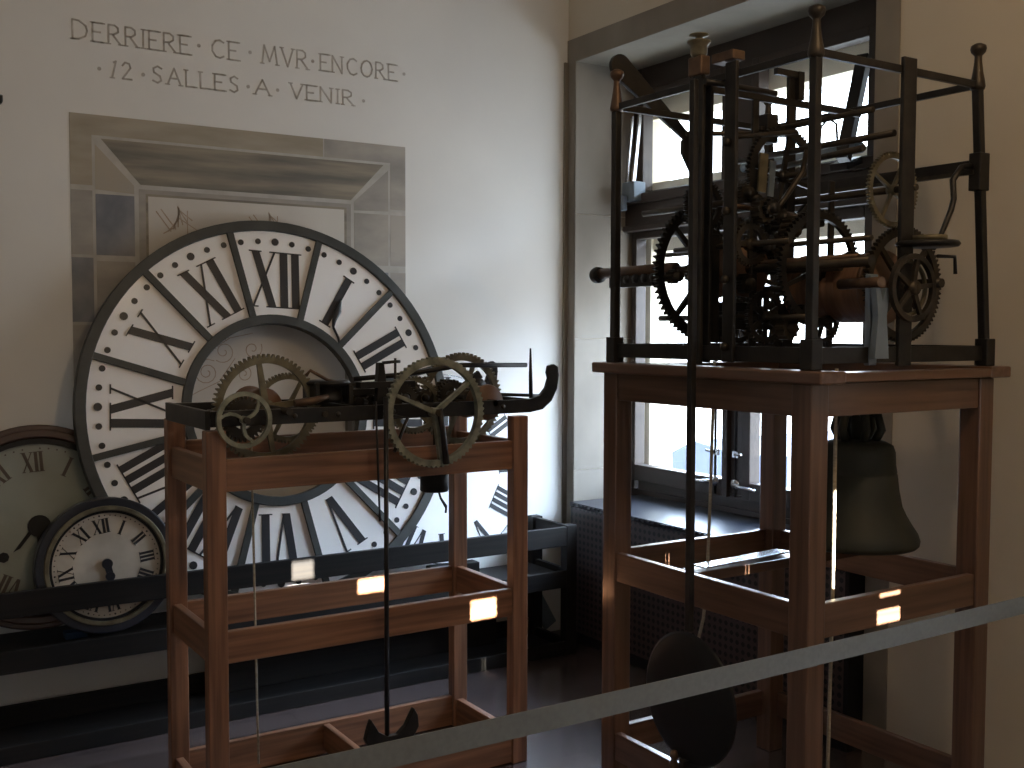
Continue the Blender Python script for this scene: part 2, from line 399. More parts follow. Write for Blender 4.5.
# ------------------------------------------------------------------ radiator casing in the niche
rad = thing('radiator_casing', 'dark perforated metal radiator casing under the window, blue sheen on top', 'radiator', (3.22, 3.55, 0))
bm = nb(); add_box(bm, 3.222, 3.234, 2.69, 4.44, .05, .69); obj('perforated_front', bm, M['perf'], rad)
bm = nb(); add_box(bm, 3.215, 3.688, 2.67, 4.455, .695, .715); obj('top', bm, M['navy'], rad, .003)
for ya, yb in ((2.67, 2.69), (4.44, 4.455)): box_part('side', (3.222, 3.688, ya, yb, .0, .695), M['blackpaint'], rad, 0)
bm = nb(); add_box(bm, 3.225, 3.245, 2.69, 4.44, .0, .05); obj('plinth', bm, M['blackpaint'], rad)
bm = nb()
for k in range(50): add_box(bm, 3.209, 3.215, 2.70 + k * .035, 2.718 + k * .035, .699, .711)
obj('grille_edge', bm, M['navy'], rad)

# ------------------------------------------------------------------ painted stone frame on the left wall
mpw = plane_map((0, YW, 0), (1, 0, 0), (0, 0, 1), (0, -1, 0))
bm = nb()
X = dict(o=.853, b=.943, i=1.108, p=1.158, pr=2.041, ir=2.085, br=2.272, orr=2.357)
Z = dict(o=2.465, b=2.377, i=2.190, p=2.150)
def poly(pts, mi, t=.0015): add_prism(bm, pts, mpw, 0.0003, t, mi)
bot = .75
poly([(X['o'], bot), (X['orr'], bot), (X['orr'], Z['o']), (X['o'], Z['o'])], 5, .0006)      # joint colour below all
g = .006
poly([(X['o'], Z['o']), (1.945 - g, Z['o']), (1.945 - g, Z['b'] + g), (X['b'] - g, Z['b'] + g), (X['b'] - g, 2.18), (X['o'], 2.18)], 0)
poly([(1.945, Z['o']), (X['orr'], Z['o']), (X['orr'], 2.165), (X['br'] + g, 2.165), (X['br'] + g, Z['b'] + g), (1.945, Z['b'] + g)], 2)
zz = [2.165, 1.893, 1.62, 1.35, 1.08, bot]
for k in range(5):
    z1, z0 = zz[k] - g, zz[k + 1] + g
    poly([(X['o'], z0), (X['b'] - g, z0), (X['b'] - g, z1), (X['o'], z1)], (2, 1)[k % 2])
    poly([(X['br'] + g, z0), (X['orr'], z0), (X['orr'], z1 - .02), (X['br'] + g, z1 - .02)], (2, 2, 1)[k % 3])
    poly([(X['b'] + g, z0), (X['i'] - g, z0), (X['i'] - g, z1 - .012), (X['b'] + g, z1 - .012)], (1, 2)[k % 2])
    poly([(X['ir'] + g, z0), (X['br'] - g, z0), (X['br'] - g, z1 - .02), (X['ir'] + g, z1 - .02)], (2, 1)[k % 2])
poly([(X['b'] + .03, Z['b'] - g), (X['br'] - .03, Z['b'] - g), (X['ir'] - .01, Z['i'] + g), (X['i'] + .02, Z['i'] + g)], 3)
poly([(X['b'] + g, Z['b'] - .03), (X['i'] - g, Z['i'] + .0), (X['i'] - g, 2.155), (X['b'] + g, 2.165)], 4)
poly([(X['br'] - g, Z['b'] - .03), (X['br'] - g, 2.155), (X['ir'] + g, 2.15), (X['ir'] + g, Z['i'])], 2)
poly([(X['i'] + .012, bot), (X['ir'] - .01, bot), (X['ir'] - .01, Z['i'] - .012), (X['i'] + .012, Z['i'] - .012)], 2, .0012)
poly([(X['p'] - .01, bot), (X['pr'] + .012, bot), (X['pr'] + .012, Z['p'] + .01), (X['p'] - .01, Z['p'] + .01)], 3, .0016)
poly([(X['p'], bot), (X['pr'], bot), (X['pr'], Z['p']), (X['p'], Z['p'])], 6, .0020)
def stroke(pts, w, mi=7, t=.0026, b2=None):
    bb = b2 or bm
    for (a, b_) in zip(pts, pts[1:]):
        a, b_ = Vector(a), Vector(b_); d = b_ - a
        if d.length < 1e-5: continue
        d.normalize(); n_ = Vector((-d.y, d.x)) * w / 2; e = d * w * .3
        add_prism(bb, [tuple(a - n_ - e), tuple(b_ - n_ + e), tuple(b_ + n_ + e), tuple(a + n_ - e)], mpw, .0003, t, mi)
def spiral(cx, cz, r, turns, ph, s=1, n=26):
    return [(cx + r * (1 - k / n * .85) * math.cos(ph + s * turns * 2 * PI * k / n), cz + r * (1 - k / n * .85) * math.sin(ph + s * turns * 2 * PI * k / n)) for k in range(n + 1)]
stroke(spiral(1.395, 1.41, .06, 2, 1), .004); stroke(spiral(1.56, 1.40, .04, 1.6, 2.5, -1), .004)
stroke(spiral(1.47, 1.50, .05, 1.5, 4), .004); stroke(spiral(1.60, 1.51, .045, 1.4, 0.5, -1), .004)
stroke([(1.28, 1.35), (1.33, 1.42), (1.40, 1.50), (1.50, 1.56), (1.60, 1.58)], .004); stroke([(1.30, 1.30), (1.36, 1.33), (1.45, 1.37), (1.52, 1.47)], .004)
for k in range(14):
    t = .3 + k * .18; stroke([(1.34 + .012 * k, 1.44 + .009 * k), (1.34 + .012 * k - .05 * math.sin(t), 1.48 + .009 * k + .02 * math.cos(t))], .003)
for cx in (1.22, 1.62):    # faint flourishes at the head of the panel
    for k in range(7):
        a = k * .5; stroke([(cx + .02 * k, 2.0 + .01 * k), (cx + .02 * k + .05 * math.cos(a), 2.03 + .01 * k + .05 * math.sin(a))], .005)
    stroke([(cx - .03, 2.09), (cx + .03, 2.01)], .005); stroke([(cx - .01, 2.10), (cx + .05, 2.02)], .005)
    stroke([(cx + .10, 2.10), (cx + .10, 1.98)], .004); stroke([(cx + .06, 2.07), (cx + .14, 2.02)], .004)
tag(obj('painted_stone_frame', bm, [M[k] for k in ('mA', 'mB', 'mC', 'mD', 'mE', 'mL', 'mP', 'sketch')]),
    'faded painted stone window surround on the wall behind the large tower dial', 'wall painting')

# ------------------------------------------------------------------ inscription
G = {'D': (.85, [[(0, 0), (0, 1), (.35, .98), (.75, .75), (.8, .5), (.7, .2), (.35, .02), (0, 0)]]),
     'E': (.62, [[(0, 0), (0, 1)], [(0, 1), (.55, 1)], [(0, .52), (.42, .52)], [(0, 0), (.58, 0)]]),
     'R': (.72, [[(0, 0), (0, 1), (.35, 1), (.55, .88), (.55, .66), (.35, .52), (0, .5)], [(.25, .5), (.7, 0)]]),
     'I': (.12, [[(.05, 0), (.05, 1)]]),
     'C': (.8, [[(.75, .88), (.5, 1), (.25, .93), (.05, .65), (.05, .35), (.25, .07), (.5, 0), (.75, .12)]]),
     'M': (1.0, [[(0, 0), (.15, 1), (.48, .15), (.82, 1), (.98, 0)]]),
     'V': (.75, [[(0, 1), (.38, 0), (.75, 1)]]),
     'N': (.8, [[(0, 0), (0, 1), (.7, 0), (.7, 1)]]),
     'O': (.9, [[(.45 + .42 * math.cos(t * PI / 6), .5 + .5 * math.sin(t * PI / 6)) for t in range(13)]]),
     'S': (.6, [[(.52, .88), (.3, 1), (.08, .85), (.1, .62), (.45, .42), (.5, .15), (.28, 0), (.02, .12)]]),
     'A': (.8, [[(0, 0), (.38, 1), (.76, 0)], [(.16, .38), (.6, .38)]]),
     'L': (.58, [[(0, 1), (0, 0), (.52, 0)]]),
     '1': (.3, [[(0, 0), (.22, 1), (.1, .92)]]),
     '2': (.65, [[(.05, .8), (.2, 1), (.45, .95), (.5, .7), (.05, .02), (.6, .02)]])}
ins = thing('wall_inscription', 'grey hand-lettered French inscription in two lines high on the pale wall', 'lettering', (1.6, YW, 2.62))
def word(txt, x0, x1, zb, h):
    bm = nb()
    adv = sum(G[c][0] + .26 for c in txt) - .26; sx_ = (x1 - x0) / adv; x = x0
    for c in txt:
        w_, st = G[c]
        for s_ in st:
            stroke([(x + u * sx_ + random.uniform(-.001, .001), zb + v * h) for u, v in s_], .0072, 0, .0015, bm)
        for u, v in {s_[0] for s_ in st} | {s_[-1] for s_ in st}:   # small serifs
            if v in (0, 1) and c not in 'OCS': stroke([(x + u * sx_ - .009, zb + v * h), (x + u * sx_ + .009, zb + v * h)], .005, 0, .0015, bm)
        x += (w_ + .26) * sx_
    obj('word', bm, M['script'], ins)
def dot(x, z):
    bm = nb(); add_prism(bm, [(x + .008 * math.cos(k * PI / 4), z + .008 * math.sin(k * PI / 4)) for k in range(8)], mpw, .0003, .0015); obj('dot', bm, M['script'], ins)
word('DERRIERE', .872, 1.342, 2.758, .076); dot(1.378, 2.802)
word('CE', 1.432, 1.552, 2.762, .076); dot(1.602, 2.805)
word('MVR', 1.656, 1.870, 2.766, .080); dot(1.892, 2.806)
word('ENCORE', 1.930, 2.312, 2.770, .074); dot(2.352, 2.808)
dot(.972, 2.652)
word('12', 1.022, 1.104, 2.622, .068); dot(1.145, 2.650)
word('SALLES', 1.182, 1.552, 2.624, .068); dot(1.592, 2.656)
word('A', 1.622, 1.695, 2.628, .065); dot(1.726, 2.657)
word('VENIR', 1.786, 2.092, 2.630, .066); dot(2.142, 2.658)

# ------------------------------------------------------------------ dials
def numeral_polys(txt, h, thick, thin, ink_w):
    """list of polygons for a roman numeral centred on (0,0)"""
    P_ = []; x = 0; gap = thick * .52
    def bar(xa, xb, w):  # from top (xa) to bottom (xb)
        P_.append([(xa - w / 2, h / 2), (xa + w / 2, h / 2), (xb + w / 2, -h / 2), (xb - w / 2, -h / 2)])
    def serif(xc, y, w):
        s = 1 if y > 0 else -1
        P_.append([(xc - w / 2, y), (xc + w / 2, y), (xc + w / 2, y - s * thin * .6), (xc - w / 2, y - s * thin * .6)])
    for c in txt:
        if c == 'I':
            bar(x + thick / 2, x + thick / 2, thick); serif(x + thick / 2, h / 2, thick * 1.7); serif(x + thick / 2, -h / 2, thick * 1.7); x += thick + gap
        elif c == 'V':
            W_ = ink_w; bar(x + thick / 2, x + W_ / 2, thick); bar(x + W_ - thin / 2, x + W_ / 2 + thin, thin)
            serif(x + thick / 2, h / 2, thick * 1.6); serif(x + W_ - thin, h / 2, thick * 1.1); x += W_ + gap
        elif c == 'X':
            W_ = ink_w; bar(x + thick / 2, x + W_ - thick / 2, thick); bar(x + W_ - thin / 2, x + thin / 2, thin)
            serif(x + thick / 2, h / 2, thick * 1.6); serif(x + W_ - thick / 2, -h / 2, thick * 1.6)
            serif(x + W_ - thin, h / 2, thick * 1.1); serif(x + thin, -h / 2, thick * 1.1); x += W_ + gap
    x -= gap
    return [[(u - x / 2, v) for u, v in p] for p in P_]
ROM = ['XII', 'I', 'II', 'III', 'IIII', 'V', 'VI', 'VII', 'VIII', 'IX', 'X', 'XI']
def dial_frame(center, lean, rot):
    """lean backwards (top away), rot clockwise"""
    u = Vector((1, 0, 0)); v = Vector((0, math.sin(lean), math.cos(lean))); w = Vector((0, -math.cos(lean), math.sin(lean)))
    return plane_map(center, u * math.cos(rot) - v * math.sin(rot), u * math.sin(rot) + v * math.cos(rot), w)
def rotp(p, a, r):   # put a polygon drawn around origin at radius r, angle a (clockwise from top)
    s, c = math.sin(a), math.cos(a)
    return [(u * c + (v + r) * s, -u * s + (v + r) * c) for u, v in p]
def disc_poly(cx, cy, r, n=12): return [(cx + r * math.cos(2 * PI * k / n), cy + r * math.sin(2 * PI * k / n)) for k in range(n)]

# big tower dial
lean = math.radians(9.7)
t = thing('tower_clock_dial', 'largest clock dial, cast-iron skeleton with white enamel cartouches and open centre, leaning on wall', 'clock dial', (1.65, 4.31, .42))
mp = dial_frame((1.65, 4.45, 1.25), lean, math.radians(3.0))
bm = nb(); add_ring(bm, mp, .788, .832, -.02, .022, 96); obj('outer_rim', bm, M['dialiron'], t, .003)
bm = nb(); add_ring(bm, mp, .375, .415, -.02, .022, 72); obj('inner_rim', bm, M['dialiron'], t, .003)
for k in range(12):
    a = math.radians(15 + 30 * k)
    bm = nb(); add_prism(bm, rotp([(-.014, -.20), (.014, -.20), (.014, .20), (-.014, .20)], a, .602), mp, -.018, .020); obj('rib', bm, M['dialiron'], t)
for k in range(12):
    a = math.radians(30 * k)
    bm = nb(); add_ring(bm, mp, .405, .795, -.004, .006, 10, a - math.radians(14.2), a + math.radians(14.2))
    pn = obj('enamel_panel', bm, M['enamel'], t)
    bm = nb()
    th = .035 if ROM[k] != 'VIII' else .031
    for p in numeral_polys(ROM[k], .250, th, .009, .110): add_prism(bm, rotp(p, a, .572), mp, .006, .009)
    obj('numeral', bm, M['ink'], pn)
    for j in range(-2, 3):
        bm = nb(); b_ = a + math.radians(6 * j); r_ = .0175 if j == 0 else .0135
        add_prism(bm, disc_poly(.742 * math.sin(b_), .742 * math.cos(b_), r_ * .95), mp, .006, .009)
        obj('minute_dot', bm, M['ink'], pn)
# bent hook of iron in front of the one o'clock cartouche
bm = nb(); hp = [(.305, .470), (.265, .425), (.262, .395), (.285, .385)]
add_tube(bm, [mp(*p, .014) for p in ((.300, .500), (.285, .45), (.268, .405), (.262, .375))], [.006, .018, .010, .005], 8)
add_tube(bm, [mp(*p, .014) for p in ((.262, .375), (.285, .33), (.30, .27), (.30, .25))], .006, 6)
obj('bent_hook', bm, M['ink'], t)

# white frameless dial behind
t = thing('milk_glass_dial', 'plain white frameless clock dial behind the right edge of the largest dial', 'clock dial', (2.53, 4.43, .42))
mp = dial_frame((2.505, 4.512, .93), math.radians(7.5), math.radians(0))
bm = nb(); add_ring(bm, mp, .001, .452, -.008, .004, 72); fc = obj('dial_plate', bm, M['enamel_plain'], t)
bm = nb(); add_ring(bm, mp, .452, .456, -.012, .006, 72); obj('rim', bm, M['steel'], t)
for k in range(12):
    bm = nb(); a = math.radians(30 * k)
    for p in numeral_polys(ROM[k], .13, .021, .005, .062): add_prism(bm, rotp(p, a, .375), mp, .004, .006)
    obj('numeral', bm, M['ink'], fc)

box_part('foot_block', (2.40, 2.66, 4.43, 4.50, .399, .472), M['bkX'], t)

# old round clock, far left
t = thing('round_wall_clock', 'round clock with mahogany bezel and grey-green glazed face at far left', 'clock', (.684, 4.42, .42))
mp = dial_frame((.684, 4.44, .838), math.radians(9), math.radians(-3))
bm = nb(); add_ring(bm, mp, .335, .392, -.06, .01, 72); add_ring(bm, mp, .340, .372, .01, .03, 72); obj('bezel', bm, M['mahog'], t, .006)
bm = nb(); add_ring(bm, mp, .318, .337, -.02, .018, 72); obj('inner_bezel', bm, M['blackpaint'], t)
bm = nb(); add_ring(bm, mp, .001, .335, -.05, .0, 64); fc = obj('dial_plate', bm, M['greenface'], t)
for k in range(12):
    bm = nb(); a = math.radians(30 * k)
    for p in numeral_polys(ROM[k], .078, .012, .004, .038): add_prism(bm, rotp(p, a, .248), mp, 0, .002)
    obj('numeral', bm, M['ink_soft'], fc)
bm = nb()
for k in range(60):
    a = math.radians(6 * k)
    if k % 5: add_prism(bm, disc_poly(.300 * math.sin(a), .300 * math.cos(a), .0035, 6), mp, 0, .002)
obj('minute_marks', bm, M['ink_soft'], fc)
bm = nb(); add_prism(bm, disc_poly(0, 0, .042, 20), mp, .003, .014); add_prism(bm, [(-.012, -.02), (.012, -.02), (.006, -.13), (-.012, -.12)], mp, .004, .009)
add_prism(bm, [(-.10, -.085), (-.075, -.075), (.012, .02), (.0, .03)], mp, .004, .009); add_prism(bm, disc_poly(-.135, -.10, .02, 8), mp, .004, .008)
obj('hands', bm, M['blackpaint'], t)

# small station clock
t = thing('small_round_clock', 'small round clock with cream face and dark blue case, low left behind the bench rail', 'clock', (.905, 4.29, .42))
mp = dial_frame((.905, 4.308, .685), math.radians(5), math.radians(-7))
bm = nb(); add_ring(bm, mp, .222, .262, -.045, .012, 64); obj('case', bm, M['navy'], t, .006)
bm = nb(); add_ring(bm, mp, .212, .230, -.01, .020, 64); q_ = obj('bezel', bm, M['brass'], t, .003); q_['label'] = 'thin brass bezel'
bm = nb(); add_ring(bm, mp, .202, .213, -.01, .012, 64); obj('inner_bezel', bm, M['blackpaint'], t)
bm = nb(); add_ring(bm, mp, .001, .206, -.04, .0, 64); fc = obj('dial_plate', bm, M['paper'], t)
for k in range(12):
    bm = nb(); a = math.radians(30 * k)
    for p in numeral_polys(ROM[k], .056, .0095, .0028, .030): add_prism(bm, rotp(p, a, .152), mp, 0, .002)
    obj('numeral', bm, M['ink'], fc)
bm = nb()
for k in range(60):
    a = math.radians(6 * k); add_prism(bm, disc_poly(.192 * math.sin(a), .192 * math.cos(a), .0026 if k % 5 else .004, 6), mp, 0, .002)
obj('minute_marks', bm, M['ink_soft'], fc)
bm = nb(); add_prism(bm, disc_poly(0, .005, .020, 16), mp, .002, .012); add_prism(bm, [(-.013, 0), (.013, 0), (.017, -.035), (.010, -.065), (.0, -.085), (-.004, -.06)], mp, .002, .008)
add_prism(bm, disc_poly(.004, -.045, .018, 12), mp, .002, .009)
obj('hands', bm, M['navy'], t)

# ------------------------------------------------------------------ long black display bench
t = thing('display_bench', 'long low black wooden bench along the wall carrying the clock dials', 'bench', (1.4, 4.4, 0))
XL_, XR_ = -.25, 3.105
for (x, y) in ((XR_ - .06, 4.24), (XR_ - .06, 4.54), (XL_, 4.24), (XL_, 4.54)):
    box_part('leg', (x, x + .06, y, y + .055, 0, .640), M['bkZ'], t)
for z0, z1 in ((.540, .635), (.335, .420), (.0, .065)):
    box_part('front_rail', (XL_ + .06, XR_ - .06, 4.242, 4.266, z0, z1), M['bkX'], t)
    box_part('side_rail', (XR_ - .045, XR_ - .02, 4.295, 4.54, z0, z1), M['bkY'], t)
box_part('back_rail', (XL_ + .06, XR_ - .06, 4.57, 4.592, .0, .11), M['bkX'], t)
box_part('shelf', (XL_ + .06, XR_ - .06, 4.266, 4.592, .378, .398), M['bkX'], t)
box_part('bottom_shelf', (XL_ + .06, XR_ - .06, 4.266, 4.57, .012, .03), M['bkX'], t)
box_part('back_panel', (1.36, 2.80, 4.50, 4.52, .03, .378), M['bkX'], t)
tag(obj('grey_plank', add_bar(nb(), (3.02, 4.606, .35), (3.20, 4.606, .04), .075, .02, (0, 1, 0)), M['bluegrey']), 'grey board leaning against the wall near the corner under the bench end', 'board')
tag(obj('blue_card_box', add_box(nb(), .76, .84, 4.36, 4.42, .3985, .425), M['bluebox'], None, .003), 'small dark blue box on the bench shelf under the small round clock', 'box')

# ------------------------------------------------------------------ left wooden stand
t = thing('wooden_trestle_stand', 'tall reddish-brown wooden stand in front of the largest dial', 'stand', (1.57, 3.5, 0))
xs_ = ((.980, 1.043), (2.101, 2.164)); ys_ = ((3.259, 3.306), (3.70, 3.745))
for x in xs_:
    for y in ys_:
        top = 1.285 if y[0] < 3.5 else 1.292
        box_part('post', (*x, *y, 0, top), M['owZ'], t, .004)
for z0, z1 in ((1.092, 1.196), (.550, .652), (.004, .112)):
    zb = (1.075, 1.215) if z0 > 1 else (z0, z1 + (.012 if z0 < .1 else 0))
    box_part('front_rail', (1.043, 2.101, 3.268, 3.294, z0, z1), M['owX'], t)
    box_part('back_rail', (1.043, 2.101, 3.712, 3.738, *zb), M['owX'], t)
    for x in xs_: box_part('side_rail', (x[0] + .012, x[0] + .040, 3.306, 3.70, z0, z1), M['owY'], t)
box_part('cross_rail', (1.545, 1.570, 3.294, 3.712, .02, .118), M['owY'], t)

# ------------------------------------------------------------------ left movement: flatbed turret clock
t = thing('flatbed_turret_clock', 'low iron flatbed clock movement with brass wheels on the left stand', 'clock movement', (1.6, 3.5, 1.29))
ZB0, ZB1 = 1.296, 1.345
bm = nb()
mpf = plane_map((0, 3.27, 0), (1, 0, 0), (0, 0, 1), (0, 1, 0))
hook = [(.992, ZB0), (2.18, ZB0), (2.235, 1.305), (2.275, 1.335), (2.300, 1.38), (2.308, 1.43), (2.303, 1.462), (2.285, 1.472), (2.262, 1.466), (2.256, 1.44), (2.262, 1.42), (2.250, 1.385), (2.225, 1.357), (2.18, ZB1), (1.0, ZB1)]
add_prism(bm, hook, mpf, 0, .018); q_ = obj('bed_bar', bm, M['iron'], t, .002)
bm = nb(); mpf2 = plane_map((0, 3.70, 0), (1, 0, 0), (0, 0, 1), (0, 1, 0)); add_prism(bm, hook, mpf2, 0, .018); obj('bed_bar', bm, M['iron'], t, .002)
box_part('end_bar', (.980, .996, 3.265, 3.722, 1.288, 1.348), M['iron'], t, .002)
box_part('end_bar', (2.222, 2.236, 3.288, 3.70, 1.305, 1.340), M['iron'], t, .002)
box_part('cross_bar', (1.50, 1.515, 3.288, 3.70, 1.30, 1.34), M['iron'], t, .002)
box_part('cross_bar', (1.71, 1.725, 3.288, 3.70, 1.30, 1.34), M['iron'], t, .002)
def wheel(name, m, *a, **k): return obj(name, add_gear(nb(), *a, **k), m, t)
wheel('great_wheel', M['brass'], (1.228, 3.42, 1.338), .180, 66, .016, rim=.020, spokes=4, hub=.028, tooth=.012, sw=.020, ph=-.15)
wheel('hand_wheel', M['green_brass'], (1.092, 3.235, 1.318), .088, 0, .014, rim=.014, spokes=3, hub=.012, sw=.010, ph=.5, curved=True)
wheel('gear_wheel', M['brass'], (1.372, 3.60, 1.322), .125, 60, .014, rim=.014, spokes=4, hub=.02, tooth=.010, ph=.5)
wheel('gear_wheel', M['iron_worn'], (1.13, 3.36, 1.31), .075, 30, .014, rim=.030, spokes=4, hub=.02, tooth=.012)
wheel('count_wheel', M['green_brass'], (1.757, 3.225, 1.316), .190, 64, .024, rim=.020, spokes=3, hub=.016, tooth=.006, sw=.014, ph=PI - .12)
wheel('great_wheel', M['brass'], (2.03, 3.52, 1.335), .178, 62, .016, rim=.020, spokes=4, hub=.03, tooth=.011, sw=.016, ph=.4)
wheel('gear_wheel', M['brass'], (1.78, 3.42, 1.328), .105, 48, .012, rim=.014, spokes=4, hub=.02, tooth=.009, ph=.9)
wheel('gear_wheel', M['iron_worn'], (1.90, 3.36, 1.36), .06, 26, .014, rim=.02, spokes=4, hub=.02, tooth=.009)
wheel('gear_wheel', M['iron_worn'], (1.70, 3.34, 1.36), .05, 24, .012, rim=.02, spokes=3, hub=.016, tooth=.008)
for (x, z, r, y0, y1) in ((1.235, 1.338, .012, 3.22, 3.73), (1.092, 1.318, .010, 3.20, 3.60), (1.372, 1.322, .010, 3.26, 3.73), (1.757, 1.316, .012, 3.19, 3.73), (2.03, 1.335, .012, 3.27, 3.73), (1.90, 1.36, .008, 3.27, 3.72), (1.78, 1.328, .01, 3.27, 3.72)):
    obj('arbor', add_tube(nb(), [(x, y0, z), (x, y1, z)], r, 10), M['iron_worn'], t)
bm = nb(); add_lathe(bm, [(0, -.08), (.062, -.08), (.066, -.07), (.058, -.062), (.058, .062), (.066, .07), (.062, .08), (0, .08)], (1.235, 3.53, 1.338), (0, 1, 0), 24)
obj('winding_drum', bm, M['drum'], t)
bm = nb(); add_lathe(bm, [(0, -.08), (.062, -.08), (.066, -.07), (.058, -.062), (.058, .062), (.066, .07), (.062, .08), (0, .08)], (2.03, 3.40, 1.335), (0, 1, 0), 24)
obj('winding_drum', bm, M['drum'], t)
bm = nb(); add_lathe(bm, [(0, 0), (.05, 0), (.055, .01), (.05, .02), (.048, .05), (.075, .058), (.080, .066), (.070, .074), (0, .074)], (1.445, 3.42, 1.352), (0, 0, 1), 24)
obj('capstan', bm, M['iron'], t)
bm = nb(); add_box(bm, 1.38, 1.395, 3.36, 3.48, 1.345, 1.42); add_box(bm, 1.50, 1.515, 3.36, 3.48, 1.345, 1.41); add_box(bm, 1.38, 1.56, 3.37, 3.38, 1.405, 1.416); add_box(bm, 1.515, 1.66, 3.36, 3.385, 1.375, 1.395)
obj('bracket', bm, M['iron'], t, .002)
bm = nb(); add_tube(bm, [(1.30, 3.35, 1.355), (1.36, 3.35, 1.36), (1.42, 3.35, 1.375)], [.012, .014, .008], 8); add_tube(bm, [(1.345, 3.36, 1.445), (1.36, 3.36, 1.462), (1.42, 3.36, 1.43), (1.46, 3.36, 1.42)], .006, 6)
obj('locking_lever', bm, M['copper'], t)
bm = nb(); mpv = plane_map((0, 3.34, 0), (1, 0, 0), (0, 0, 1), (0, 1, 0))
add_prism(bm, [(1.592, 1.30), (1.640, 1.30), (1.632, 1.41), (1.622, 1.485), (1.604, 1.485), (1.598, 1.41)], mpv, 0, .03); add_box(bm, 1.53, 1.74, 3.335, 3.375, 1.398, 1.420)
obj('pendulum_cock', bm, M['iron'], t, .002)
bm = nb(); add_tube(bm, [(1.664, 3.34, 1.30), (1.664, 3.34, 1.50)], .005, 6); add_tube(bm, [(1.615, 3.34, 1.484), (1.664, 3.34, 1.488), (1.682, 3.34, 1.488)], .006, 6); obj('click_arm', bm, M['iron'], t)
bm = nb(); add_tube(bm, [(1.60, 3.55, 1.42), (1.80, 3.52, 1.435), (2.02, 3.50, 1.465), (2.30, 3.48, 1.462)], .009, 8); obj('release_rod', bm, M['iron'], t)
bm = nb(); add_tube(bm, [(2.02, 3.33, 1.365), (2.27, 3.33, 1.352)], .006, 8); obj('release_rod', bm, M['iron'], t)
bm = nb(); add_tube(bm, [(2.215, 3.32, 1.345), (2.213, 3.32, 1.43), (2.212, 3.32, 1.53)], [.008, .007, .003], 8); obj('stop_pin', bm, M['iron'], t)
bm = nb(); add_bar(bm, (2.03, 3.50, 1.38), (2.10, 3.50, 1.43), .02, .03); add_lathe(bm, [(0, -.012), (.035, -.012), (.035, .012), (0, .012)], (2.09, 3.50, 1.38), (0, 1, 0), 18); obj('fly_boss', bm, M['iron'], t)
for x, z in ((1.42, 1.32), (1.62, 1.322), (1.27, 1.32), (2.06, 1.322)):
    obj('bolt', add_lathe(nb(), [(0, 0), (.009, 0), (.009, .004), (0, .006)], (x, 3.27, z), (0, -1, 0), 10), M['iron_worn'], t)
for k in range(9):
    x = 1.52 + k * .06; z = 1.37 + .02 * math.sin(k * 2.1)
    obj('pinion', add_gear(nb(), (x, 3.40 + .03 * (k % 4), z), .022 + .006 * (k % 3), 10, .03, rim=.012, spokes=0, hub=.012, tooth=.005), M['iron_worn'], t)
obj('crank_arm', add_tube(nb(), [(1.76, 3.20, 1.33), (1.775, 3.20, 1.25), (1.785, 3.195, 1.14)], [.012, .010, .012], 8), M['iron'], t)
obj('tail_lever', add_tube(nb(), [(1.60, 3.22, 1.19), (1.66, 3.24, 1.30), (1.60, 3.26, 1.31)], .006, 6), M['iron'], t)
bm = nb(); add_tube(bm, [(1.567, 3.215, 1.375), (1.567, 3.215, .20)], .0085, 8); pr = obj('pendulum_rod', bm, M['iron'], t)
obj('crutch_rod', add_tube(nb(), [(1.535, 3.225, 1.36), (1.548, 3.225, .96)], .004, 6), M['iron'], t)
bm = nb(); mpc = plane_map((1.583, 3.215, .225), (1, 0, 0), (0, 0, 1), (0, 1, 0))
cres = [(-.10 + 0, .01), (-.088, .052), (-.078, .075), (-.062, .05), (-.050, .028), (-.02, .008), (.02, .006), (.05, .03), (.068, .062), (.082, .085), (.096, .06), (.100, .02), (.07, -.03), (.02, -.05), (-.04, -.05), (-.08, -.03)]
add_prism(bm, cres, mpc, -.012, .012); obj('crescent_hook', bm, M['iron'], pr, .003)
bm = nb(); add_tube(bm, [(1.545, 3.215, .172), (1.59, 3.215, .172)], .008, 8); add_tube(bm, [(1.567, 3.215, .20), (1.567, 3.215, .150)], .006, 8); obj('rating_nut', bm, M['iron'], pr)
wgt = thing('iron_weight', 'short black iron block hanging under the top rail of the left stand', 'weight', (1.84, 3.40, 1.0))
bm = nb(); add_lathe(bm, [(0, 1.015), (.048, 1.015), (.052, 1.02), (.052, 1.10), (.045, 1.105), (0, 1.105)], (1.85, 3.40, 0), (0, 0, 1), 24); obj('block', bm, M['blackpaint'], wgt)
obj('wire_tail', add_tube(nb(), [(1.862, 3.39, 1.015), (1.87, 3.39, .99), (1.888, 3.38, .96), (1.885, 3.38, .935)], .004, 6), M['iron'], wgt)
obj('wire_tail', add_tube(nb(), [(1.868, 3.39, .99), (1.895, 3.39, .945)], .003, 6), M['iron'], wgt)
obj('hanger_rod', add_tube(nb(), [(1.85, 3.40, 1.10), (1.85, 3.40, 1.31)], .005, 6), M['iron'], wgt)
tag(obj('hanging_cord', add_tube(nb(), [(1.19, 3.46, 1.29), (1.196, 3.46, .85), (1.200, 3.46, .5), (1.206, 3.46, .13)], .004, 6), M['cord']), 'thin pale cord hanging inside the reddish-brown stand', 'cord', 'cords hanging in the wooden stands')

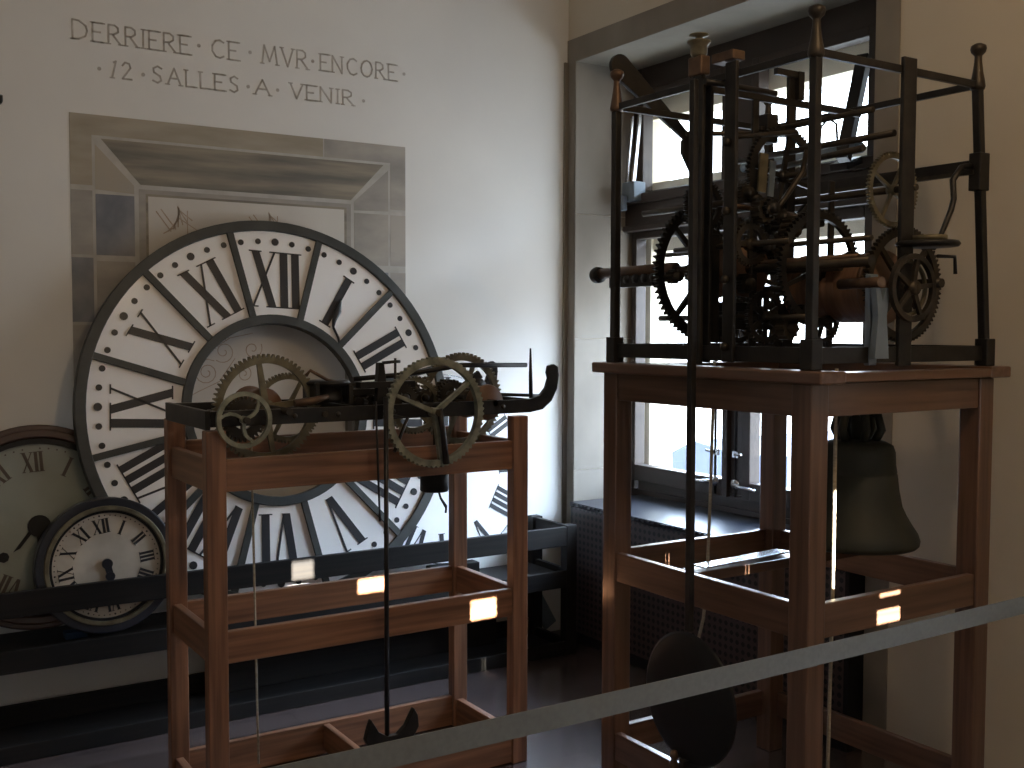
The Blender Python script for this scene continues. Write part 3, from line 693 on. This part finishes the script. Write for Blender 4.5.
# ------------------------------------------------------------------ right wooden stand
t = thing('oak_trestle_stand', 'tall dark oak stand by the window with moulded top, largest wooden stand', 'stand', (2.65, 2.45, 0))
xs_ = ((2.235, 2.305), (2.985, 3.055)); ys_ = ((1.99, 2.062), (2.835, 2.905))
for x in xs_:
    for y in ys_: box_part('post', (*x, *y, 0, 1.455), M['dwZ'], t, .004)
for z0, z1 in ((1.363, 1.455), (.748, .846), (.132, .226)):
    for y in (1.996, 2.873): box_part('rail', (2.305, 2.985, y, y + .026, z0, z1), M['dwX'], t)
    for x in (2.241, 3.023): box_part('side_rail', (x, x + .026, 2.062, 2.835, z0, z1), M['dwY'], t)
for x, ya in ((2.205, 1.935), (3.000, 1.965)): box_part('top_board', (x, x + .105, ya, 2.935, 1.455, 1.490), M['dwY'], t, .006)
for y in (1.965, 2.83): box_part('top_cross_board', (2.317, 3.0, y, y + .085, 1.458, 1.484), M['dwX'], t)
box_part('cross_rail', (2.267, 3.023, 2.462, 2.535, .815, .848), M['dwX'], t)
box_part('bell_beam', (2.267, 3.023, 2.215, 2.285, 1.372, 1.445), M['dwX'], t)
tag(obj('folded_metal_strip', add_bar(nb(), (2.30, 2.49, .857), (2.70, 2.515, .860), .055, .006), M['steel'], None, .001), 'bright thin metal strip lying on the cross rail inside the oak stand', 'strip')

# ------------------------------------------------------------------ bell
t = thing('bronze_bell', 'large dark bronze bell hanging inside the oak stand', 'bell', (2.74, 2.25, .895))
o_ = (2.74, 2.25, 0)
prof = [(.184, .925), (.191, .932), (.193, .945), (.186, .966), (.170, .99), (.152, 1.02), (.138, 1.05), (.128, 1.10), (.122, 1.15), (.119, 1.152), (.121, 1.156), (.117, 1.18), (.115, 1.22), (.108, 1.240), (.085, 1.252), (.04, 1.258), (0, 1.258)]
inner = [(0, 1.235), (.09, 1.225), (.10, 1.15), (.115, 1.05), (.15, .975), (.176, .935), (.184, .925)]
bm = nb(); add_lathe(bm, inner + prof[1:], o_, n=48); obj('bell_body', bm, M['bell'], t)
bm = nb()
for k in range(3):
    a = k * PI / 3; c_, s_ = math.cos(a), math.sin(a)
    add_tube(bm, [(2.74 + c_ * r, 2.25 + s_ * r, z) for r, z in ((.05, 1.25), (.072, 1.29), (.06, 1.335), (.02, 1.350), (-.02, 1.350), (-.06, 1.335), (-.072, 1.29), (-.05, 1.25))], .014, 8)
add_tube(bm, [(2.74, 2.25, 1.25), (2.74, 2.25, 1.374)], .022, 10); obj('crown', bm, M['bell'], t)
bm = nb(); add_tube(bm, [(2.74, 2.25, 1.23), (2.74, 2.25, 1.0)], .008, 8); add_lathe(bm, [(0, .95), (.022, .96), (.028, .98), (.018, 1.0), (0, 1.005)], o_, n=16); obj('clapper', bm, M['iron'], t)

# ------------------------------------------------------------------ right movement: birdcage turret clock
t = thing('birdcage_turret_clock', 'tall openwork iron birdcage tower clock movement with large wheels on the oak stand', 'clock movement', (2.65, 2.45, 1.49))
lean_x = .07
cor = {'n': (2.275, 2.03), 'f': (2.275, 2.895), 'r': (3.062, 2.03), 'b': (3.062, 2.895)}
def topx(x): return x - (lean_x if x > 2.6 else 0)
for kx, (x, y) in cor.items():
    bm = nb(); add_bar(bm, (x, y, 1.49), (topx(x), y, 2.345), .026, .026, (0, 1, 0)); add_box(bm, x - .022, x + .022, y - .022, y + .022, 1.49, 1.575)
    p_ = obj('corner_post', bm, M['iron'], t, .003)
    fx = topx(x)
    bm = nb(); add_lathe(bm, [(0, 2.332), (.020, 2.335), (.023, 2.345), (.021, 2.36), (.016, 2.385), (.0115, 2.42), (.011, 2.435), (.0115, 2.438), (.021, 2.448), (.024, 2.458), (.022, 2.468), (.010, 2.475), (0, 2.476)], (fx, y, 0), n=18)
    f_ = obj('finial', bm, M['copper'] if kx == 'f' else M['iron_worn'], p_)
def rail(a, b_, z, h, w, nm, m_=None):
    (x0, y0), (x1, y1) = a, b_
    if z > 2: x0, x1 = topx(x0), topx(x1)
    return obj(nm, add_bar(nb(), (x0, y0, z), (x1, y1, z), w, h), m_ or M['iron'], t, .002)
for a, b_ in (('n', 'f'), ('n', 'r'), ('f', 'b'), ('r', 'b')):
    rail(cor[a], cor[b_], 1.530, .046, .014, 'base_rail'); rail(cor[a], cor[b_], 2.350, .022, .014, 'top_rail')
obj('side_rail', add_bar(nb(), (3.005, 2.03, 2.108), (3.005, 2.895, 2.108), .02, .034), M['iron'], t)
obj('side_rail', add_bar(nb(), (2.985, 2.03, 2.085), (2.985, 2.895, 2.085), .014, .012), M['iron_worn'], t)
rail((2.275, 2.473), (3.062, 2.473), 2.335, .022, .014, 'cross_rail'); rail((2.275, 2.473), (3.062, 2.473), 1.525, .036, .014, 'cross_rail')
box_part('rail_collar', (2.985, 3.035, 2.01, 2.05, 2.03, 2.145), M['iron'], t)
# uprights carrying the arbors
def upright(x, y, z0, z1, wx, wy, m_=None): return box_part('upright', (x - wx / 2, x + wx / 2, y - wy / 2, y + wy / 2, z0, z1), m_ or M['iron'], t, .003)
upright(2.262, 2.475, 1.495, 2.43, .014, .045); upright(2.290, 2.46, 1.50, 2.36, .012, .03)
upright(2.262, 2.335, 1.505, 2.385, .014, .046); upright(2.655, 2.022, 1.497, 2.385, .058, .014)
upright(2.665, 2.478, 1.51, 2.430, .036, .014); upright(2.655, 2.90, 1.50, 2.37, .040, .014)
upright(2.50, 2.475, 1.51, 2.34, .026, .012)
upright(2.52, 2.03, 1.50, 1.76, .034, .02, M['bluegrey']); upright(2.86, 2.475, 1.51, 2.1, .024, .012)
obj('forked_support', add_prism(bm := nb(), [(-.03, 0), (.03, 0), (.018, .12), (.03, .20), (.012, .20), (0, .16), (-.012, .20), (-.03, .20), (-.018, .12)], plane_map((2.52, 2.0, 1.52), (1, 0, 0), (0, 0, 1), (0, 1, 0)), -.01, .01) or bm, M['bluegrey'], t)
bm = nb(); add_box(bm, 2.58, 2.70, 2.46, 2.475, 2.415, 2.435); add_box(bm, 2.675, 2.70, 2.455, 2.48, 2.345, 2.435); obj('upright_cap', bm, M['iron'], t)
# top of the pendulum suspension: brass block and cup
box_part('suspension_block', (2.24, 2.29, 2.31, 2.40, 2.387, 2.415), M['copper'], t)
bm = nb(); add_box(bm, 2.245, 2.285, 2.45, 2.51, 2.37, 2.43); b1 = obj('suspension_block', bm, M['copper'], t, .006)
bm = nb(); add_lathe(bm, [(0, 0), (.018, 0), (.026, .012), (.026, .035), (.036, .045), (.036, .05), (.012, .052), (.012, .062), (.03, .066), (.03, .07), (0, .072)], (2.262, 2.478, 2.425), n=20); obj('oil_cup', bm, M['brass'], t)
bm = nb(); add_tube(bm, [(2.20, 2.385, 2.33), (2.27, 2.385, 2.33), (2.50, 2.39, 2.33)], .010, 8); obj('suspension_arm', bm, M['iron'], t)
# wheels
wheel('great_wheel', M['iron_worn'], (2.742, 2.095, 1.738), .176, 72, .016, rim=.020, spokes=4, hub=.03, tooth=.010, sw=.018, ph=PI / 4)
wheel('gear_wheel', M['brass'], (2.685, 2.095, 2.016), .113, 58, .012, rim=.012, spokes=4, hub=.016, tooth=.007, sw=.010, ph=.5)
wheel('great_wheel', M['iron'], (2.515, 2.70, 1.797), .236, 74, .018, rim=.024, spokes=4, hub=.04, tooth=.013, sw=.02, ph=.75)
wheel('gear_wheel', M['iron'], (2.590, 2.44, 2.088), .160, 72, .014, rim=.022, spokes=4, hub=.02, tooth=.008, ph=.2)
wheel('gear_wheel', M['iron'], (2.590, 2.285, 1.790), .182, 68, .014, rim=.020, spokes=4, hub=.03, tooth=.011, ph=1.2)
wheel('gear_wheel', M['iron'], (2.40, 2.60, 2.0), .085, 40, .012, rim=.018, spokes=4, hub=.02, tooth=.009)
wheel('gear_wheel', M['iron'], (2.48, 2.40, 1.64), .085, 40, .012, rim=.014, spokes=6, hub=.02, tooth=.008)
wheel('gear_wheel', M['iron'], (2.62, 2.66, 1.63), .075, 36, .012, rim=.012, spokes=5, hub=.018, tooth=.007)
wheel('gear_wheel', M['iron'], (2.80, 2.45, 1.635), .080, 38, .012, rim=.012, spokes=6, hub=.02, tooth=.007, ph=.3)
wheel('gear_wheel', M['iron_worn'], (2.37, 2.36, 1.86), .070, 34, .012, rim=.016, spokes=4, hub=.02, tooth=.008)
wheel('gear_wheel', M['iron'], (2.62, 2.52, 1.93), .10, 44, .012, rim=.016, spokes=4, hub=.02, tooth=.009, ph=.6)
wheel('gear_wheel', M['iron'], (2.875, 2.74, 1.655), .105, 46, .012, rim=.012, spokes=8, hub=.018, tooth=.008, ph=.2)
wheel('gear_wheel', M['iron'], (2.66, 2.78, 1.65), .095, 42, .012, rim=.012, spokes=6, hub=.018, tooth=.008, ph=.2)
wheel('gear_wheel', M['iron'], (2.74, 2.68, 1.78), .12, 50, .012, rim=.014, spokes=5, hub=.018, tooth=.008, ph=.6)
wheel('winding_ratchet', M['iron_worn'], (2.63, 1.975, 1.722), .098, 0, .014, rim=.016, spokes=5, hub=.02, sw=.014, ph=.2)
wheel('ratchet_ring', M['brass'], (2.632, 1.992, 1.722), .080, 0, .010, rim=.008, spokes=0, hub=.012)
# barrels
def barrel(x, z, y0, y1, r, m_):
    bm = nb(); pr_ = [(0, y0), (r * 1.08, y0), (r * 1.08, y0 + .012), (r, y0 + .013)]; n_ = 9
    for k in range(n_):
        ya = y0 + .015 + (y1 - y0 - .03) * k / n_; yb = y0 + .015 + (y1 - y0 - .03) * (k + 1) / n_
        pr_ += [(r, ya + .002), (r + .003, (ya + yb) / 2), (r, yb - .002)]
    pr_ += [(r, y1 - .013), (r * 1.08, y1 - .012), (r * 1.08, y1), (0, y1)]
    add_lathe(bm, pr_, (x, 0, z), (0, 1, 0), 32); return obj('winding_drum', bm, m_, t)
barrel(2.700, 1.730, 2.13, 2.43, .104, M['drum']); barrel(2.505, 1.797, 2.50, 2.66, .085, M['drum'])
# arbors along the depth of the cage
for (x, z, r, y0, y1) in ((2.742, 1.738, .014, 1.96, 2.90), (2.685, 2.016, .010, 2.01, 2.90), (2.505, 1.797, .016, 2.02, 3.00), (2.505, 1.862, .008, 2.02, 2.90), (2.590, 2.088, .010, 2.35, 2.62),
                          (2.590, 1.79, .012, 2.20, 2.60), (2.40, 2.0, .010, 2.35, 2.90), (2.48, 1.64, .010, 2.2, 2.9), (2.62, 1.63, .010, 2.4, 2.9), (2.80, 1.635, .010, 2.3, 2.9), (2.37, 1.86, .009, 2.2, 2.7), (2.62, 1.93, .01, 2.3, 2.8), (2.60, 2.245, .009, 2.10, 2.60), (2.62, 2.17, .010, 2.04, 2.72)):
    obj('arbor', add_tube(nb(), [(x, y0, z), (x, y1, z)], r, 10), M['iron_worn'], t)
obj('arbor', add_tube(nb(), [(2.50, 2.06, 1.812), (2.50, 3.0, 1.812)], .0085, 8), M['copper'], t)
obj('arbor', add_tube(nb(), [(2.50, 1.98, 1.735), (2.53, 2.15, 1.735)], .016, 10), M['copper'], t)
# winding handle that sticks out on the window side
bm = nb(); add_tube(bm, [(2.50, 2.84, 1.815), (2.50, 3.28, 1.812)], .020, 14); h_ = obj('winding_handle', bm, M['copper'], t)
obj('end_cap', add_lathe(nb(), [(0, 3.27), (.028, 3.27), (.031, 3.28), (.031, 3.30), (.027, 3.31), (0, 3.31)], (2.50, 0, 1.808), (0, 1, 0), 18), M['iron'], h_)
bm = nb(); add_bar(bm, (2.50, 2.95, 1.776), (2.50, 3.20, 1.776), .03, .04)
for k in range(5): add_lathe(bm, [(0, 0), (.022, .004), (.022, .03), (0, .034)], (2.50, 2.93 + k * .05, 1.785), (0, 1, 0), 10)
obj('ratchet_bar', bm, M['iron'], h_)
# crank on the right and its lever
bm = nb(); add_lathe(bm, [(0, 0), (.085, 0), (.09, .008), (.085, .016), (0, .018)], (2.70, 1.98, 1.842), n=28); obj('friction_plate', bm, M['iron'], t)
bm = nb(); add_lathe(bm, [(0, 0), (.05, 0), (.05, .016), (0, .018)], (2.72, 1.99, 1.86), n=24); obj('brass_boss', bm, M['brass'], t)
obj('crank_pin', add_tube(nb(), [(2.72, 1.96, 1.815), (2.785, 1.95, 1.815), (2.79, 1.95, 1.765)], .006, 6), M['iron'], t)
bm = nb(); add_tube(bm, [(2.98, 2.04, 2.105), (2.935, 2.04, 2.098), (2.895, 2.04, 2.055), (2.902, 2.04, 2.0), (2.890, 2.04, 1.965), (2.845, 2.04, 1.89), (2.81, 2.04, 1.845)], [.009, .009, .010, .009, .009, .008, .007], 8); obj('curved_lever', bm, M['iron'], t)
# levers, cranks and fly filling the cage
bm = nb(); mpl = plane_map((0, 2.955, 0), (1, 0, 0), (0, 0, 1), (0, 1, 0))
a_ = Vector((2.335, 2.505)); b2_ = Vector((2.655, 2.285)); d_ = (b2_ - a_).normalized(); n_ = Vector((-d_.y, d_.x))
arc = [tuple(a_ + (-d_ * math.cos(q) + n_ * math.sin(q)) * .042) for q in [PI / 2 - PI * k / 10 for k in range(11)]]
add_prism(bm, arc + [tuple(b2_ - n_ * .014), tuple(b2_ + n_ * .014)], mpl, -.008, .008); obj('hammer_lever', bm, M['iron'], t, .002)
bm = nb(); add_prism(bm, [(2.645, 2.30), (2.66, 2.30), (2.672, 2.26), (2.70, 2.17), (2.69, 2.08), (2.66, 2.06), (2.668, 2.16), (2.62, 2.235), (2.62, 2.28)], mpl, -.008, .008); obj('hammer_tail', bm, M['iron'], t, .002)
bm = nb(); add_tube(bm, [(2.46, 2.35, 1.96), (2.50, 2.35, 2.00), (2.58, 2.35, 2.09), (2.60, 2.35, 2.16)], .009, 8); obj('locking_lever', bm, M['iron_worn'], t)
bm = nb(); add_tube(bm, [(2.30, 2.40, 1.98), (2.45, 2.40, 1.97), (2.62, 2.41, 1.965)], .008, 8); obj('locking_lever', bm, M['copper'], t)
bm = nb(); add_tube(bm, [(2.28, 2.55, 2.21), (2.45, 2.50, 2.22), (2.64, 2.47, 2.23)], .008, 8); obj('lifting_rod', bm, M['iron_worn'], t)
bm = nb(); add_tube(bm, [(2.28, 2.36, 2.17), (2.50, 2.30, 2.20)], .007, 8); obj('lifting_rod', bm, M['iron_worn'], t)
bm = nb(); add_bar(bm, (2.485, 2.42, 2.15), (2.475, 2.42, 2.03), .035, .006); obj('fly_vane', bm, M['brass'], t)
bm = nb(); add_bar(bm, (2.525, 2.42, 2.13), (2.515, 2.42, 2.02), .022, .006); obj('fly_vane', bm, M['bluegrey'], t)
bm = nb(); add_tube(bm, [(2.56, 2.10, 2.13), (2.66, 2.60, 2.13)], .010, 8); obj('lifting_rod', bm, M['iron_worn'], t)
bm = nb(); add_box(bm, 2.30, 2.64, 2.52, 2.545, 1.60, 1.64); add_box(bm, 2.34, 2.38, 2.50, 2.53, 1.56, 1.90); add_box(bm, 2.42, 2.60, 2.55, 2.575, 1.66, 1.69); obj('lower_bracket', bm, M['iron'], t, .003)
bm = nb(); add_box(bm, 2.55, 2.60, 2.47, 2.52, 2.20, 2.29); add_box(bm, 2.53, 2.62, 2.48, 2.50, 2.235, 2.25); obj('pallet_block', bm, M['iron'], t, .003)
rnd = random.Random(3)
for k in range(22):
    x = rnd.uniform(2.30, 2.62); y = rnd.uniform(2.30, 2.75); z = rnd.uniform(1.60, 2.02)
    obj('pinion', add_gear(nb(), (x, y, z), rnd.uniform(.02, .04), 10, .035, rim=.015, spokes=0, hub=.016, tooth=.006), M['iron_worn'] if k % 3 else M['iron'], t)
for k in range(6):
    x = 2.33 + .05 * k; obj('guide_rod', add_tube(nb(), [(x, 2.42 + .05 * k, 1.51), (x, 2.42 + .05 * k, 1.9 + .05 * (k % 3))], .007, 6), M['iron'], t)
for k in range(8): obj('bolt', add_lathe(nb(), [(0, 0), (.012, 0), (.012, .012), (0, .014)], (2.252, (2.475, 2.338)[k % 2], 1.55 + .2 * (k // 2)), (-1, 0, 0), 8), M['iron_worn'], t)
# pendulum
bm = nb(); add_bar(bm, (2.160, 2.385, 2.33), (2.160, 2.380, .70), .020, .022, (0, 1, 0)); pr = obj('pendulum_rod', bm, M['iron'], t, .003)
bm = nb(); add_lathe(bm, [(0, -.022), (.06, -.021), (.14, -.014), (.19, -.005), (.200, 0), (.19, .005), (.14, .014), (.06, .021), (0, .022)], (2.160, 2.377, .495), (1, 0, 0), 56); obj('pendulum_bob', bm, M['blackpaint'], pr)
bm = nb(); add_bar(bm, (2.160, 2.377, .31), (2.160, 2.377, .16), .06, .02, (0, 1, 0)); obj('rod_foot', bm, M['iron'], pr)
bm = nb(); add_lathe(bm, [(0, .27), (.014, .272), (.016, .285), (.008, .30), (.014, .31), (.010, .325), (0, .33)], (2.140, 2.42, 0), n=12); obj('rating_nut', bm, M['copper'], pr)

def cordobj(pts, r, label, m_=None): return tag(obj('hanging_cord', add_tube(nb(), pts, r, 6), m_ or M['cord']), label, 'cord', 'cords hanging in the wooden stands')
cordobj([(2.43, 2.572, 1.50), (2.42, 2.572, 1.1), (2.41, 2.572, .80), (2.395, 2.572, .66), (2.36, 2.572, .55)], .0055, 'grey beaded cord hanging inside the oak stand behind the long pendulum')
cordobj([(2.4615, 2.10, 1.49), (2.4615, 2.10, .8), (2.456, 2.10, .5), (2.450, 2.10, .004)], .0055, 'sunlit cord hanging just right of the front post of the oak stand')

bm = nb(); add_tube(bm, [(.60, YW - .001, 2.475), (.60, YW - .03, 2.475), (.60, YW - .04, 2.495)], [.010, .009, .007], 8)
tag(obj('wall_hook', bm, M['iron']), 'small dark hook on the wall at the left edge, level with the painted surround', 'hook')

# ------------------------------------------------------------------ barrier belt
bt = nb(); N = 40; prev = None
pts = []
for k in range(N + 1):
    x = -.6 + 3.75 * k / N
    sag = -.016 * (1 - ((x - 1.45) / 2.0) ** 2)
    pts.append((x, 1.57, .913 + sag))
V = [[bt.verts.new((x, y + dy, z + dz)) for dy, dz in ((-.001, -.0225), (.001, -.0225), (.001, .0225), (-.001, .0225))] for x, y, z in pts]
for A, B in zip(V, V[1:]):
    for i in range(4): bt.faces.new((A[i], A[(i + 1) % 4], B[(i + 1) % 4], B[i]))
bt.faces.new(V[0]); bt.faces.new(V[-1][::-1])
tag(obj('barrier_belt', bt, M['strap']), 'grey webbing barrier belt stretched across the foreground', 'barrier belt')

for o in bpy.data.objects:
    if '_base' in o: del o['_base']
